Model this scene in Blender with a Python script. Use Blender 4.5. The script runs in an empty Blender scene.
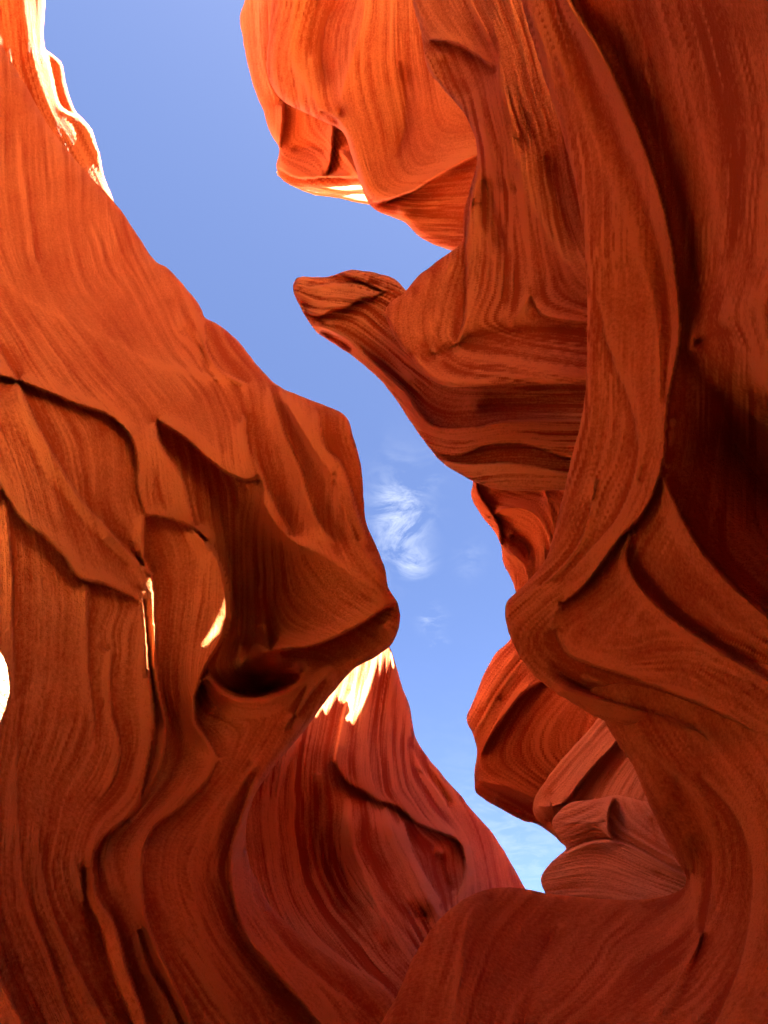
import bpy, math
import numpy as np

# ------------------------------------------------------------------ camera
FPX, CX, CY = 731.0, 384.0, 512.0
PITCH = math.radians(42.0)
CAM = np.array([0.0, 0.0, 1.6])
FWD = np.array([0.0, math.cos(PITCH), math.sin(PITCH)])
UPV = np.array([0.0, -math.sin(PITCH), math.cos(PITCH)])
RGT = np.array([1.0, 0.0, 0.0])
SUN = np.array([0.22, -0.30, 0.93]); SUN /= np.linalg.norm(SUN)

scene = bpy.context.scene
COL = scene.collection
rng = np.random.default_rng(7)


def world(px, py, d):
    px, py, d = np.asarray(px, float), np.asarray(py, float), np.asarray(d, float)
    x = (px - CX) / FPX * d
    y = (CY - py) / FPX * d
    return CAM + x[..., None] * RGT + y[..., None] * UPV + d[..., None] * FWD


# ------------------------------------------------------------------ numeric helpers
def catmull(pts, step=3.0, closed=False):
    """smooth curve through rows of numbers; first two columns are the position"""
    p = np.asarray(pts, float)
    n = len(p)
    if n < 3 and not closed:
        m = max(2, int(np.linalg.norm(p[1, :2] - p[0, :2]) / step) + 1)
        t = np.linspace(0, 1, m)[:, None]
        return p[0] * (1 - t) + p[1] * t
    out = []
    rng_i = range(n) if closed else range(n - 1)
    for i in rng_i:
        if closed:
            p0, p1, p2, p3 = p[(i - 1) % n], p[i], p[(i + 1) % n], p[(i + 2) % n]
        else:
            p0, p1, p2, p3 = p[max(i - 1, 0)], p[i], p[i + 1], p[min(i + 2, n - 1)]
        L = np.linalg.norm(p2[:2] - p1[:2])
        a = max(np.linalg.norm(p1[:2] - p0[:2]), 1e-3) ** 0.5
        b = max(L, 1e-3) ** 0.5
        c = max(np.linalg.norm(p3[:2] - p2[:2]), 1e-3) ** 0.5
        m1 = (p2 - p1) + b * ((p1 - p0) / a * 1.0 - (p2 - p0) / (a + b)) if np.any(p1 != p0) else (p2 - p1)
        m2 = (p2 - p1) + b * ((p3 - p2) / c * 1.0 - (p3 - p1) / (b + c)) if np.any(p3 != p2) else (p2 - p1)
        m = max(1, int(L / step))
        t = (np.arange(m) / m)[:, None]
        h = (2 * t**3 - 3 * t**2 + 1) * p1 + (t**3 - 2 * t**2 + t) * m1 + (-2 * t**3 + 3 * t**2) * p2 + (t**3 - t**2) * m2
        out.append(h)
    if not closed:
        out.append(p[-1:])
    return np.concatenate(out)


def vnoise(x, y, seed=0):
    """2-D gradient noise in about -1..1"""
    x, y = np.broadcast_arrays(np.asarray(x, float), np.asarray(y, float))
    xi, yi = np.floor(x).astype(np.int64), np.floor(y).astype(np.int64)
    xf, yf = x - xi, y - yi

    def g(ix, iy, fx, fy):
        h = (ix * 374761393 + iy * 668265263 + seed * 974634777) & 0x7FFFFFFF
        h = ((h ^ (h >> 13)) * 1274126177) & 0x7FFFFFFF
        h = h ^ (h >> 16)
        a = (h % 4096) * (2 * math.pi / 4096)
        return np.cos(a) * fx + np.sin(a) * fy
    u = xf**3 * (xf * (xf * 6 - 15) + 10)
    v = yf**3 * (yf * (yf * 6 - 15) + 10)
    n00, n10 = g(xi, yi, xf, yf), g(xi + 1, yi, xf - 1, yf)
    n01, n11 = g(xi, yi + 1, xf, yf - 1), g(xi + 1, yi + 1, xf - 1, yf - 1)
    return 1.5 * ((n00 * (1 - u) + n10 * u) * (1 - v) + (n01 * (1 - u) + n11 * u) * v)


def fbm(x, y, seed=0, o=3):
    r, a = 0, 1.0
    for k in range(o):
        r = r + a * vnoise(x * 2**k, y * 2**k, seed + 17 * k)
        a *= 0.5
    return r


def diffuse(shape, ij, val, kappa=0.0, iters=140):
    """screened membrane through scattered cell values, coarse to fine; val (n, c)"""
    H, W = shape
    val = np.asarray(val, float)
    C = val.shape[1]
    levels = [1]
    while min(H, W) // levels[-1] > 12:
        levels.append(levels[-1] * 2)
    cur = None
    for f in reversed(levels):
        h, w = -(-H // f), -(-W // f)
        ii, jj = np.clip(ij[:, 0] // f, 0, h - 1), np.clip(ij[:, 1] // f, 0, w - 1)
        cnt = np.zeros((h, w)); np.add.at(cnt, (ii, jj), 1)
        acc = np.zeros((h, w, C)); np.add.at(acc, (ii, jj), val)
        mask = cnt > 0
        acc[mask] /= cnt[mask][:, None]
        if cur is None:
            cur = np.tile(val.mean(0) if kappa == 0 else np.zeros(C), (h, w, 1))
        else:
            a = np.repeat(np.repeat(cur, 2, 0), 2, 1)[:h, :w]
            cur = np.ascontiguousarray(a)
        cur[mask] = acc[mask]
        k2 = (kappa * f) ** 2
        for _ in range(iters):
            p = np.pad(cur, ((1, 1), (1, 1), (0, 0)), mode='edge')
            cur = (p[:-2, 1:-1] + p[2:, 1:-1] + p[1:-1, :-2] + p[1:-1, 2:]) / (4.0 + k2)
            cur[mask] = acc[mask]
    return cur


def blur(a, sigma):
    if sigma <= 0:
        return a
    r = int(3 * sigma) + 1
    k = np.exp(-0.5 * (np.arange(-r, r + 1) / sigma) ** 2); k /= k.sum()
    p = np.pad(a, ((r, r), (0, 0)), mode='edge')
    a = sum(k[i] * p[i:i + a.shape[0]] for i in range(2 * r + 1))
    p = np.pad(a, ((0, 0), (r, r)), mode='edge')
    return sum(k[i] * p[:, i:i + a.shape[1]] for i in range(2 * r + 1))


def integrate(gx, gy, step):
    """least squares scalar whose gradient is (gx, gy), free boundary"""
    H, W = gx.shape
    dx = np.zeros((2 * H, 2 * W)); dy = np.zeros((2 * H, 2 * W))
    ex = np.concatenate([gx, -gx[:, ::-1]], 1); ex = np.concatenate([ex, ex[::-1]], 0)
    ey = np.concatenate([gy, gy[:, ::-1]], 1); ey = np.concatenate([ey, -ey[::-1]], 0)
    u = 2 * np.pi * np.fft.fftfreq(2 * W)[None]; v = 2 * np.pi * np.fft.fftfreq(2 * H)[:, None]
    su, sv = 1j * np.sin(u), 1j * np.sin(v)
    den = (abs(su) ** 2 + abs(sv) ** 2) + 2e-5
    F = -(su * np.fft.fft2(ex) + sv * np.fft.fft2(ey)) / den * -1
    F = (np.conj(su) * np.fft.fft2(ex) + np.conj(sv) * np.fft.fft2(ey)) / den
    F[0, 0] = 0
    return np.fft.ifft2(F).real[:H, :W] * step


def inside(px, py, poly):
    r = np.zeros(px.shape, bool)
    x0, y0 = poly[-1]
    for x1, y1 in poly:
        c = (y0 > py) != (y1 > py)
        if abs(y1 - y0) > 1e-12:
            r ^= c & (px < (x1 - x0) * (py - y0) / (y1 - y0) + x0)
        x0, y0 = x1, y1
    return r


def nearest(px, py, poly):
    best = np.full(px.shape, 1e18); bx = px.copy(); by = py.copy()
    q = np.roll(poly, -1, 0)
    for (x0, y0), (x1, y1) in zip(poly, q):
        dx, dy = x1 - x0, y1 - y0
        L = dx * dx + dy * dy
        t = np.clip(((px - x0) * dx + (py - y0) * dy) / max(L, 1e-9), 0, 1)
        cx, cy = x0 + t * dx, y0 + t * dy
        d = (px - cx) ** 2 + (py - cy) ** 2
        m = d < best
        best[m] = d[m]; bx[m] = cx[m]; by[m] = cy[m]
    return np.sqrt(best), bx, by


def tps(anchors, px, py):
    a = np.asarray(anchors, float)
    n = len(a)
    s = 200.0
    X = a[:, :2] / s
    def U(r2): return r2 * np.log(r2 + 1e-9) * 0.5
    r2 = ((X[:, None] - X[None]) ** 2).sum(-1)
    A = np.zeros((n + 3, n + 3))
    A[:n, :n] = U(r2) + np.eye(n) * 0.02
    A[:n, n] = 1; A[:n, n + 1:] = X
    A[n, :n] = 1; A[n + 1:, :n] = X.T
    b = np.concatenate([np.log(a[:, 2]), np.zeros(3)])
    w = np.linalg.lstsq(A, b, rcond=None)[0]
    qx, qy = px / s, py / s
    r = w[n] + w[n + 1] * qx + w[n + 2] * qy
    for k in range(n):
        r = r + w[k] * U((qx - X[k, 0]) ** 2 + (qy - X[k, 1]) ** 2)
    return np.exp(r)


# ------------------------------------------------------------------ materials
def rock_material(name, light, dark, line, groove=1.0, seed=0.0, grain=1.0):
    """sandstone: 'tone' is the slow colour of the beds, 'strata' the bedding coordinates of the mass in metres"""
    m = bpy.data.materials.new(name); m.use_nodes = True
    nt = m.node_tree; N = nt.nodes; L = nt.links
    bsdf = N['Principled BSDF']
    bsdf.inputs['Roughness'].default_value = 0.95
    bsdf.inputs['Specular IOR Level'].default_value = 0.08

    def math_(op, a, b=None):
        n = N.new('ShaderNodeMath'); n.operation = op
        for i, v in enumerate((a, b)):
            if v is None: continue
            if isinstance(v, (int, float)): n.inputs[i].default_value = v
            else: L.new(v, n.inputs[i])
        return n.outputs[0]
    at = N.new('ShaderNodeAttribute'); at.attribute_name = 'strata'
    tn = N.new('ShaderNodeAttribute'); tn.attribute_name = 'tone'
    co = N.new('ShaderNodeTexCoord')
    mp = N.new('ShaderNodeMapping'); mp.inputs['Scale'].default_value = (26, 0.35, 1); mp.inputs['Location'].default_value = (seed, seed * 2, 0)
    L.new(at.outputs['Vector'], mp.inputs['Vector'])
    fine = N.new('ShaderNodeTexNoise'); fine.noise_dimensions = '2D'; fine.inputs['Scale'].default_value = 1.0
    fine.inputs['Detail'].default_value = 3; fine.inputs['Roughness'].default_value = 0.65
    L.new(mp.outputs[0], fine.inputs['Vector'])
    gr = N.new('ShaderNodeTexNoise'); gr.inputs['Scale'].default_value = 45; gr.inputs['Detail'].default_value = 4
    gr.inputs['Roughness'].default_value = 0.75
    L.new(co.outputs['Object'], gr.inputs['Vector'])
    sz = N.new('ShaderNodeSeparateXYZ'); L.new(at.outputs['Vector'], sz.inputs[0])
    f = math_('ADD', math_('MULTIPLY', math_('MULTIPLY', math_('SUBTRACT', fine.outputs[0], 0.5), sz.outputs[2]), 2.4 * line), math_('MULTIPLY', math_('SUBTRACT', gr.outputs[0], 0.5), 1.5 * grain))
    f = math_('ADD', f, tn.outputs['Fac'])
    ramp = N.new('ShaderNodeValToRGB')
    e = ramp.color_ramp.elements
    e[0].position = 0.1; e[0].color = (*dark, 1)
    e[1].position = 0.9; e[1].color = (*light, 1)
    L.new(f, ramp.inputs[0])
    L.new(ramp.outputs[0], bsdf.inputs['Base Color'])
    h = math_('ADD', math_('MULTIPLY', math_('MULTIPLY', fine.outputs[0], sz.outputs[2]), 0.065 * groove), math_('MULTIPLY', gr.outputs[0], 0.03 * grain))
    bp = N.new('ShaderNodeBump'); bp.inputs['Strength'].default_value = 1.0; bp.inputs['Distance'].default_value = 1.0
    L.new(h, bp.inputs['Height']); L.new(bp.outputs[0], bsdf.inputs['Normal'])
    return m


LIGHT, DARK = (0.79, 0.275, 0.105), (0.43, 0.074, 0.019)
MAT = {
    'plain': rock_material('banded sandstone', LIGHT, DARK, 1.0),
    'smooth': rock_material('smooth sandstone', (0.76, 0.25, 0.088), (0.45, 0.082, 0.02), 0.7, groove=0.7, seed=3.3),
    'deep': rock_material('deeply banded sandstone', (0.80, 0.325, 0.145), (0.41, 0.068, 0.019), 1.3, groove=1.3, seed=7.7),
    'dusty_skylit': rock_material('dusty sandstone', (0.76, 0.35, 0.19), (0.52, 0.17, 0.07), 0.8, seed=6.4),  # sky light painted into the colour, on top of real dust
    'calm': rock_material('worn sandstone', (0.78, 0.275, 0.095), (0.46, 0.088, 0.021), 0.55, groove=0.8, seed=2.2),
    'dark': rock_material('bounce-damping sandstone', (0.30, 0.10, 0.035), (0.20, 0.06, 0.02), 0.8, seed=9.1),  # darkened to soak up bounce light on unseen rock
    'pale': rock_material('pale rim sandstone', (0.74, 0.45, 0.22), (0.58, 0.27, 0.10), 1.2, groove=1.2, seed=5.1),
}


# ------------------------------------------------------------------ rock masses
def resample(pts, step):
    c = catmull(pts, step)
    return c


def plane_anchors(n, p0, pts):
    """depth anchors of a flat cliff face through p0 with normal n"""
    n = np.array(n); k = n @ (np.array(p0) - CAM)
    return [(x, y, float(k / (n @ (world(x, y, 1.0) - CAM)))) for x, y in pts]


RES = 0.62


def rock(name, outline, base, feats, mat, label, cat, group=None, step=2.5, lam=38, edge=(12, 16), thick=0.9, tw=40,
         soft=0.4, guides=(), rough=1.0, stria=1.0, parent=None, kind=None, rag=0.7, smooth_outline=True, seed=1):
    """One solid mass.  outline: silhouette; base: (x, y, metres) anchors; feats: (A, B or None, points) relief lines with A/B
    the relief on the up/right and down/left side; the far side is closed with its own rounded back."""
    step = step * RES
    ol = catmull(outline, 4.0, closed=True) if smooth_outline else np.asarray(outline, float)
    # crumbly edge
    k = np.arange(len(ol)) * 1.0
    nrm = np.roll(ol, -1, 0) - np.roll(ol, 1, 0)
    nrm = np.stack([nrm[:, 1], -nrm[:, 0]], 1); nrm /= np.linalg.norm(nrm, axis=1)[:, None] + 1e-9
    ol = ol + nrm * (rag * (fbm(k * 0.11, k * 0 + seed * 3.7, seed, 3) + 0.7 * fbm(k * 0.45, k * 0 + seed * 1.7, seed + 3, 2)))[:, None]
    x0, y0 = ol.min(0) - 3 * step
    x1, y1 = ol.max(0) + 3 * step
    W, H = int((x1 - x0) / step) + 1, int((y1 - y0) / step) + 1
    gx = x0 + np.arange(W) * step; gy = y0 + np.arange(H) * step
    PX, PY = np.meshgrid(gx, gy)
    ij, hv, dij, dv = [], [], [], []
    for A, B, pts in feats:
        c = catmull(pts, step * 0.5)
        t = np.gradient(c, axis=0); t /= np.linalg.norm(t, axis=1)[:, None] + 1e-9
        n = np.stack([t[:, 1], -t[:, 0]], 1)
        u = np.linspace(0, 1, len(c))
        fade = np.clip(np.minimum(u, 1 - u) / 0.18, 0, 1) ** 0.7 * 0.9 + 0.1
        if A == 'v':
            sides = ((0.0, c[:, 2]),)
            fade = 1.0; t = t[:, :2]; t = t / (np.linalg.norm(t, axis=1)[:, None] + 1e-9); n = np.stack([t[:, 1], -t[:, 0]], 1); c = c[:, :2]
        elif B is None:
            sides = ((0.0, A * 2.0 if abs(A) <= 16 else A),)
        else:
            A, B = [v * 1.6 if abs(v) <= 16 else v for v in (A, B)]
            big = abs(A - B) > 40
            sides = ((1.9 if big and A > B else 1.2, A), (-1.9 if big and B > A else -1.2, B))
        for off, h in sides:
            if h is None: continue
            q = c + n * off * step
            ii = np.rint((q[:, 1] - y0) / step).astype(int); jj = np.rint((q[:, 0] - x0) / step).astype(int)
            ok = (ii >= 0) & (ii < H) & (jj >= 0) & (jj < W)
            ij.append(np.stack([ii, jj], 1)[ok]); hv.append((h * fade * np.ones(len(c)))[ok])
        ii = np.rint((c[:, 1] - y0) / step).astype(int); jj = np.rint((c[:, 0] - x0) / step).astype(int)
        ok = (ii >= 0) & (ii < H) & (jj >= 0) & (jj < W)
        dij.append(np.stack([ii, jj], 1)[ok]); dv.append(t[ok])
    for pts in guides:
        c = catmull(pts, step * 0.5)
        t = np.gradient(c, axis=0); t /= np.linalg.norm(t, axis=1)[:, None] + 1e-9
        ii = np.rint((c[:, 1] - y0) / step).astype(int); jj = np.rint((c[:, 0] - x0) / step).astype(int)
        ok = (ii >= 0) & (ii < H) & (jj >= 0) & (jj < W)
        dij.append(np.stack([ii, jj], 1)[ok]); dv.append(t[ok])
    if ij:
        h = diffuse((H, W), np.concatenate(ij), np.concatenate(hv)[:, None], kappa=step / lam)[..., 0]
        h = blur(h, soft)
    else:
        h = np.zeros((H, W))
    D = diffuse((H, W), np.concatenate(dij), np.concatenate(dv)) if dij else np.tile(np.array([0.3, 1.0]), (H, W, 1))
    D /= np.linalg.norm(D, axis=2)[..., None] + 1e-6
    D = np.stack([blur(D[..., 0], 3), blur(D[..., 1], 3)], -1)
    D /= np.linalg.norm(D, axis=2)[..., None] + 1e-6
    S = integrate(D[..., 1], -D[..., 0], step)
    T = integrate(D[..., 0], D[..., 1], step)
    # water-worn flutes and ledges that follow the bedding
    Sw = S + 5.0 * fbm(PX / 130, PY / 130, seed + 3, 3)

    def ledge(w, L, k):
        n = vnoise(Sw / w, T / L, seed + k)
        return np.sign(n) * np.abs(n) ** 0.6
    patch = np.clip(0.55 + 1.1 * fbm(PX / 90, PY / 90, seed + 21, 3), 0.12, 1.3)
    l1, l2, l3 = ledge(17, 520, 31), ledge(8, 400, 32), ledge(4.2, 300, 33)
    h = h + rough * (2.2 * fbm(Sw / 40, T / 220, seed, 2) + 1.5 * fbm(PX / 60, PY / 60, seed + 9, 3))
    h = h + stria * patch * (2.2 * l1 + 1.4 * l2 + 0.75 * l3)
    thin = sum(a * np.clip(1 - np.abs(vnoise(Sw / w, T / L, seed + q)) / 0.16, 0, 1) for a, w, L, q in ((1.0, 7.5, 420, 71), (0.8, 12.0, 600, 72)))
    cut = np.clip(1 - np.abs(vnoise(Sw / 9.5, T / 380, seed + 73)) / 0.13, 0, 1)
    h = h + stria * patch * (0.9 * thin - 0.9 * cut)
    tone = 0.5 + (0.3 + 0.7 * min(1, stria)) * patch * (0.36 * thin - 0.36 * cut) + (0.2 + 0.8 * min(1, stria)) * (0.45 + 0.7 * patch) * (0.07 * l1 + 0.14 * l2 + 0.19 * l3) + 0.10 * vnoise(Sw / 60, T / 500, seed + 41) + 0.16 * fbm(PX / 70, PY / 70, seed + 43, 4)
    # pale dust and painted highlights on convex edges, painted shade in creases
    wear_glint = (h - blur(h, 3.2 / step)) + 0.5 * (h - blur(h, 9.0 / step))
    tone = tone + np.clip(0.16 * wear_glint, -0.28, 0.42)
    d0 = tps(base, PX, PY)
    # cells inside the outline
    cxm, cym = PX[:-1, :-1] + step / 2, PY[:-1, :-1] + step / 2
    cell = inside(cxm, cym, ol)
    cnt = np.zeros((H, W), int)
    for a in (0, 1):
        for b in (0, 1):
            cnt[a:H - 1 + a, b:W - 1 + b] += cell
    used = cnt > 0
    bnd = used & (cnt < 4)
    dist = np.full((H, W), 1e3)
    ux, uy = PX[used], PY[used]
    dd, nx, ny = nearest(ux, uy, ol)
    dist[used] = dd
    bm = bnd[used]
    X = PX.copy(); Y = PY.copy()
    X[bnd] = nx[bm]; Y[bnd] = ny[bm]
    dist[bnd] = 0
    tone = tone + 0.22 * np.exp(-dist / 3.5)  # paints a lit edge strip along the silhouette into the tone
    ew, ed = edge
    t = np.clip(dist / ew, 0, 1)
    h = h - ed * (1 - np.sqrt(np.clip(1 - (1 - t) ** 2, 0, 1)))
    d = d0 * (1 - h / FPX)
    P = world(X, Y, d)
    tb = np.clip(dist / tw, 0, 1)
    db = d + thick * np.sqrt(np.clip(1 - (1 - tb) ** 2, 0, 1))
    PB = world(X, Y, db)
    idx = -np.ones((H, W), int); nu = used.sum(); idx[used] = np.arange(nu)
    idb = idx.copy(); inner = used & ~bnd
    idb[inner] = nu + np.arange(inner.sum())
    V = np.concatenate([P[used], PB[inner]])
    sc = (d0[used].mean() / FPX)
    band = np.clip(0.35 + 0.8 * patch * (0.6 + 0.9 * np.abs(vnoise(Sw / 45, T / 900, seed + 61))), 0.2, 1.5)
    at = np.stack([S * sc, T * sc, band], -1)
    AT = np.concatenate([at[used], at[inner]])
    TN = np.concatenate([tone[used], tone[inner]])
    ci, cj = np.nonzero(cell)
    q = lambda I: np.stack([I[ci + 1, cj], I[ci + 1, cj + 1], I[ci, cj + 1], I[ci, cj]], 1)
    F = np.concatenate([q(idx), q(idb)[:, ::-1]])
    org = P[used].mean(0)
    me = bpy.data.meshes.new(name)
    me.vertices.add(len(V)); me.loops.add(4 * len(F)); me.polygons.add(len(F))
    me.vertices.foreach_set('co', (V - org).astype(np.float32).ravel())
    me.loops.foreach_set('vertex_index', F.astype(np.int32).ravel())
    me.polygons.foreach_set('loop_start', np.arange(0, 4 * len(F), 4, dtype=np.int32))
    me.polygons.foreach_set('use_smooth', np.ones(len(F), bool))
    a = me.attributes.new('strata', 'FLOAT_VECTOR', 'POINT')
    a.data.foreach_set('vector', AT.astype(np.float32).ravel())
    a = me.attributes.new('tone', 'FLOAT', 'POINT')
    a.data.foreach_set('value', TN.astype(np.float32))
    me.update(calc_edges=True)
    me.materials.append(MAT[mat])
    o = bpy.data.objects.new(name, me); COL.objects.link(o)
    o.location = org
    if parent is not None:
        o.parent = parent
        o.matrix_parent_inverse = parent.matrix_world.inverted()
    if label: o['label'] = label
    if cat: o['category'] = cat
    if group: o['group'] = group
    if kind: o['kind'] = kind
    return o

# ------------------------------------------------------------------ left side of the slot
sandstone_wall = rock('sandstone_wall',
     [(-60, -90), (-40, -35), (0, 43), (26, 86), (50, 128), (86, 172), (115, 203), (135, 231), (156, 262),
      (165, 266), (180, 281), (200, 307), (205, 318), (214, 322), (235, 338), (256, 364), (277, 385), (310, 400), (338, 411),
      (347, 418), (353, 436), (361, 466), (364, 502), (366, 522), (385, 568), (388, 587), (397, 602), (400, 620), (392, 643),
      (377, 656), (353, 670), (340, 684), (322, 706), (308, 726), (290, 748), (268, 775), (254, 797), (247, 819), (248, 860),
      (262, 890), (271, 906), (302, 937), (346, 968), (395, 999), (420, 1040), (420, 1080), (-60, 1080)],
     [(0, 0, 9.0), (110, 200, 9.0), (200, 330, 8.4), (0, 290, 5.6), (0, 376, 4.1), (60, 395, 4.5), (270, 390, 7.8), (345, 425, 7.4), (395, 610, 6.2),
      (0, 500, 3.75), (0, 600, 3.65), (0, 690, 3.6), (0, 1024, 2.7), (100, 600, 4.5), (100, 690, 4.35), (150, 900, 3.5), (240, 850, 4.4), (310, 1000, 3.5),
      (300, 690, 6.0), (-200, 500, 2.7), (-200, 900, 2.0), (-200, -150, 7.5), (220, 560, 6.2), (310, 550, 6.4), (130, 430, 5.2), (170, 640, 5.2), (200, 440, 6.3)],
     [   # upper slope
         (14, None, [(-100, 230), (0, 278), (26, 299), (78, 325), (117, 343), (156, 364), (190, 372), (240, 386)]),
         (18, -18, [(-90, 370), (0, 376), (21, 382), (52, 394), (81, 406), (104, 413), (120, 424), (132, 440), (137, 460), (137, 484), (144, 514)]),
         (-70, 30, [(156, 421), (162, 445), (175, 465), (184, 479), (192, 510), (194, 527)]),
         (10, -6, [(144, 515), (162, 517), (180, 522), (193, 528), (208, 543), (216, 556)]),
         (16, -26, [(156, 421), (182, 437), (208, 460), (229, 475), (246, 481), (262, 478)]),
         # body below the slope
         (-80, 26, [(194, 528), (216, 554), (224, 576), (228, 610), (222, 640), (205, 670), (196, 695), (196, 722), (206, 737), (218, 758)]),
         (-12, 14, [(218, 758), (208, 781), (181, 808), (155, 828), (145, 855), (144, 895), (151, 929), (175, 982), (195, 1030), (210, 1100)]),
         (-75, 18, [(144, 517), (145, 557), (153, 578), (156, 620), (157, 660), (160, 690), (167, 730), (161, 767), (141, 804), (128, 820)]),
         (-12, 16, [(142, 600), (147, 650), (152, 690), (154, 720), (148, 764), (134, 811), (104, 838), (94, 861), (97, 895), (114, 922), (128, 969), (146, 1020), (170, 1100)]),
         # diagonal rib
         (-16, 12, [(0, 350), (21, 387), (34, 418), (56, 457), (81, 498), (106, 526), (137, 560), (152, 576)]),
         (13, -15, [(-60, 430), (0, 486), (22, 520), (44, 536), (62, 554), (81, 579), (103, 584), (122, 594), (140, 603)]),
         (6, None, [(0, 425), (30, 470), (70, 525), (110, 568), (142, 590)]),
         (4, None, [(-20, 380), (10, 420), (45, 475), (85, 525), (125, 566)]),
         # cracked panel
         (-7, 7, [(6, 500), (9, 530), (12, 576), (13, 640), (14, 700)]),
         (-7, 4, [(86, 585), (88, 630), (89, 670), (94, 722), (92, 740)]), (-3, None, [(104, 700), (96, 715), (92, 722)]),
         (-9, 6, [(111, 651), (111, 690), (112, 715), (118, 732), (121, 752), (114, 778), (100, 800)]),
         (-5, None, [(99, 640), (104, 646), (111, 651)]),
         (8, None, [(141, 597), (145, 639), (147, 678)]),
         (-4, 4, [(20, 700), (17, 760), (18, 814), (27, 898), (45, 945), (72, 1024), (100, 1100)]),
         (-4, 4, [(38, 830), (42, 865), (54, 915), (81, 976), (110, 1030)]),
         (12, -8, [(84, 870), (88, 900), (101, 929), (114, 976), (136, 1030), (150, 1080)]),
         (-6, 16, [(-20, 930), (0, 976), (13, 1002), (26, 1030), (50, 1100)]),
         (-7, 6, [(138, 932), (148, 966), (171, 1006), (190, 1050)]),
         (4, None, [(70, 800), (72, 850), (84, 900)]),
         (4, None, [(250, 762), (232, 785), (215, 804), (199, 841), (195, 882), (205, 950), (230, 1020)]),
         (4, None, [(262, 745), (244, 778), (222, 815), (212, 850)]),
         # fin
         (30, -14, [(254, 775), (243, 806), (229, 850), (230, 890), (245, 938), (265, 962), (297, 999), (330, 1040), (380, 1100)]),
         (-3, 5, [(249, 850), (256, 900), (285, 945), (330, 985), (370, 1015)]),
         # bowl and overhang
         ('v', None, [(208, 671, -60), (220, 684, -200), (236, 692, -300), (254, 693, -310), (272, 689, -240), (288, 683, -110), (300, 676, -30)]),
         (9, None, [(196, 690), (206, 678), (219, 692), (236, 700), (255, 701), (274, 697), (290, 691), (304, 683)]),
         ('v', None, [(205, 465, -50), (216, 500, -80), (226, 545, -140), (234, 600, -240), (240, 645, -300)]),
         ('v', None, [(228, 486, -50), (242, 520, -80), (256, 570, -130), (265, 620, -190), (270, 650, -220)]),
         (14, None, [(262, 480), (266, 505), (278, 525), (297, 543), (327, 557), (353, 575), (392, 600)]),
         (14, None, [(333, 475), (343, 509), (359, 545), (375, 570), (392, 595)]),
         (22, -50, [(262, 655), (288, 650), (310, 648), (330, 641), (359, 626), (382, 611), (396, 602)]),
         (-50, None, [(300, 668), (335, 655), (365, 640), (385, 628)]),
         (6, -8, [(308, 685), (300, 705), (290, 728)]),
         (-6, 6, [(330, 672), (312, 692), (298, 712), (285, 730)]),
         # flutes on the rim
         (-14, 12, [(204, 322), (208, 349), (223, 370), (250, 384)]),
         (-22, 16, [(271, 387), (277, 409), (289, 442), (301, 469), (310, 499), (322, 526), (340, 545)]),
         (14, None, [(280, 392), (298, 421), (322, 460), (334, 478), (346, 508), (357, 540)]),
         (-16, 14, [(319, 409), (326, 448), (340, 460), (352, 490), (361, 520), (372, 548)]),
         (-30, 22, [(246, 415), (247, 430), (250, 448), (262, 475), (277, 508), (292, 535)]),
         (3, None, [(170, 300), (185, 340), (215, 380), (240, 420)]),
         (-4, 3, [(182, 330), (200, 352), (206, 368)]),
     ],
     'calm', 'huge fluted sandstone wall with a hooked overhang and glowing orange foot on the near side of the slot', 'canyon wall',
     guides=[[(205, 470), (215, 520), (232, 580), (255, 620), (275, 638), (295, 648)], [(225, 500), (235, 560), (255, 600), (290, 625), (340, 620), (392, 602)],
             [(250, 500), (262, 550), (290, 585), (330, 600), (392, 601)], [(55, 150), (58, 200), (64, 250), (82, 300), (110, 330)], [(86, 185), (90, 230), (105, 280), (140, 335)],
             [(115, 215), (120, 260), (140, 310), (170, 352)], [(10, 100), (12, 180), (20, 260), (50, 305)],
             [(30, 520), (35, 600), (38, 700)], [(60, 560), (64, 640), (66, 720), (55, 800)], [(120, 610), (124, 640), (130, 700)],
             [(170, 560), (172, 640), (176, 720), (180, 780)], [(200, 560), (190, 640), (178, 700)], [(60, 440), (80, 470), (104, 510), (135, 545)],
             [(100, 420), (112, 470), (130, 530)], [(150, 430), (158, 470), (170, 510)]],
     step=2.2, lam=170, edge=(16, 26), thick=1.2, seed=3, stria=0.58)

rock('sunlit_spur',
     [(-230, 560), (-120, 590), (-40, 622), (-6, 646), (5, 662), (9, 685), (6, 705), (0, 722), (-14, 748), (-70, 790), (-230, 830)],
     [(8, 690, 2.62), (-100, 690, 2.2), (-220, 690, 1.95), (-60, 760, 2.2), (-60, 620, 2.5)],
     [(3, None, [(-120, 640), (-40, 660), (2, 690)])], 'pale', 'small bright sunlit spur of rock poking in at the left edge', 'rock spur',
     step=1.8, lam=20, edge=(14, 22), thick=0.8, tw=40, seed=51)

rock('pale_cliff',
     [(-200, -300), (46, -300), (47, -60), (45, 0), (44, 30), (46, 50), (50, 53), (61, 62), (66, 85), (77, 113), (82, 118), (92, 129),
      (98, 150), (105, 178), (114, 203), (118, 230), (60, 230), (-40, 120), (-200, 60)],
     plane_anchors((0.74, -0.62, -0.32), (-4.4, 3.9, 12.6), [(46, 0), (0, 60), (110, 195), (60, 140), (0, -100), (-60, 0), (80, 60), (20, 20)]),
     [(2, None, [(20, -60), (24, 0), (36, 70), (62, 140)]), (-3, 2, [(46, 48), (52, 75), (60, 105), (76, 117)])],
     'plain', 'pale sunlit cliff top high above the shaded fluted wall', 'cliff', guides=[[(38, 0), (44, 60), (60, 130), (90, 190)]],
     step=2.0, lam=20, edge=(4, 3), thick=0.7, seed=5, rough=0.5, stria=0.6)

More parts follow.
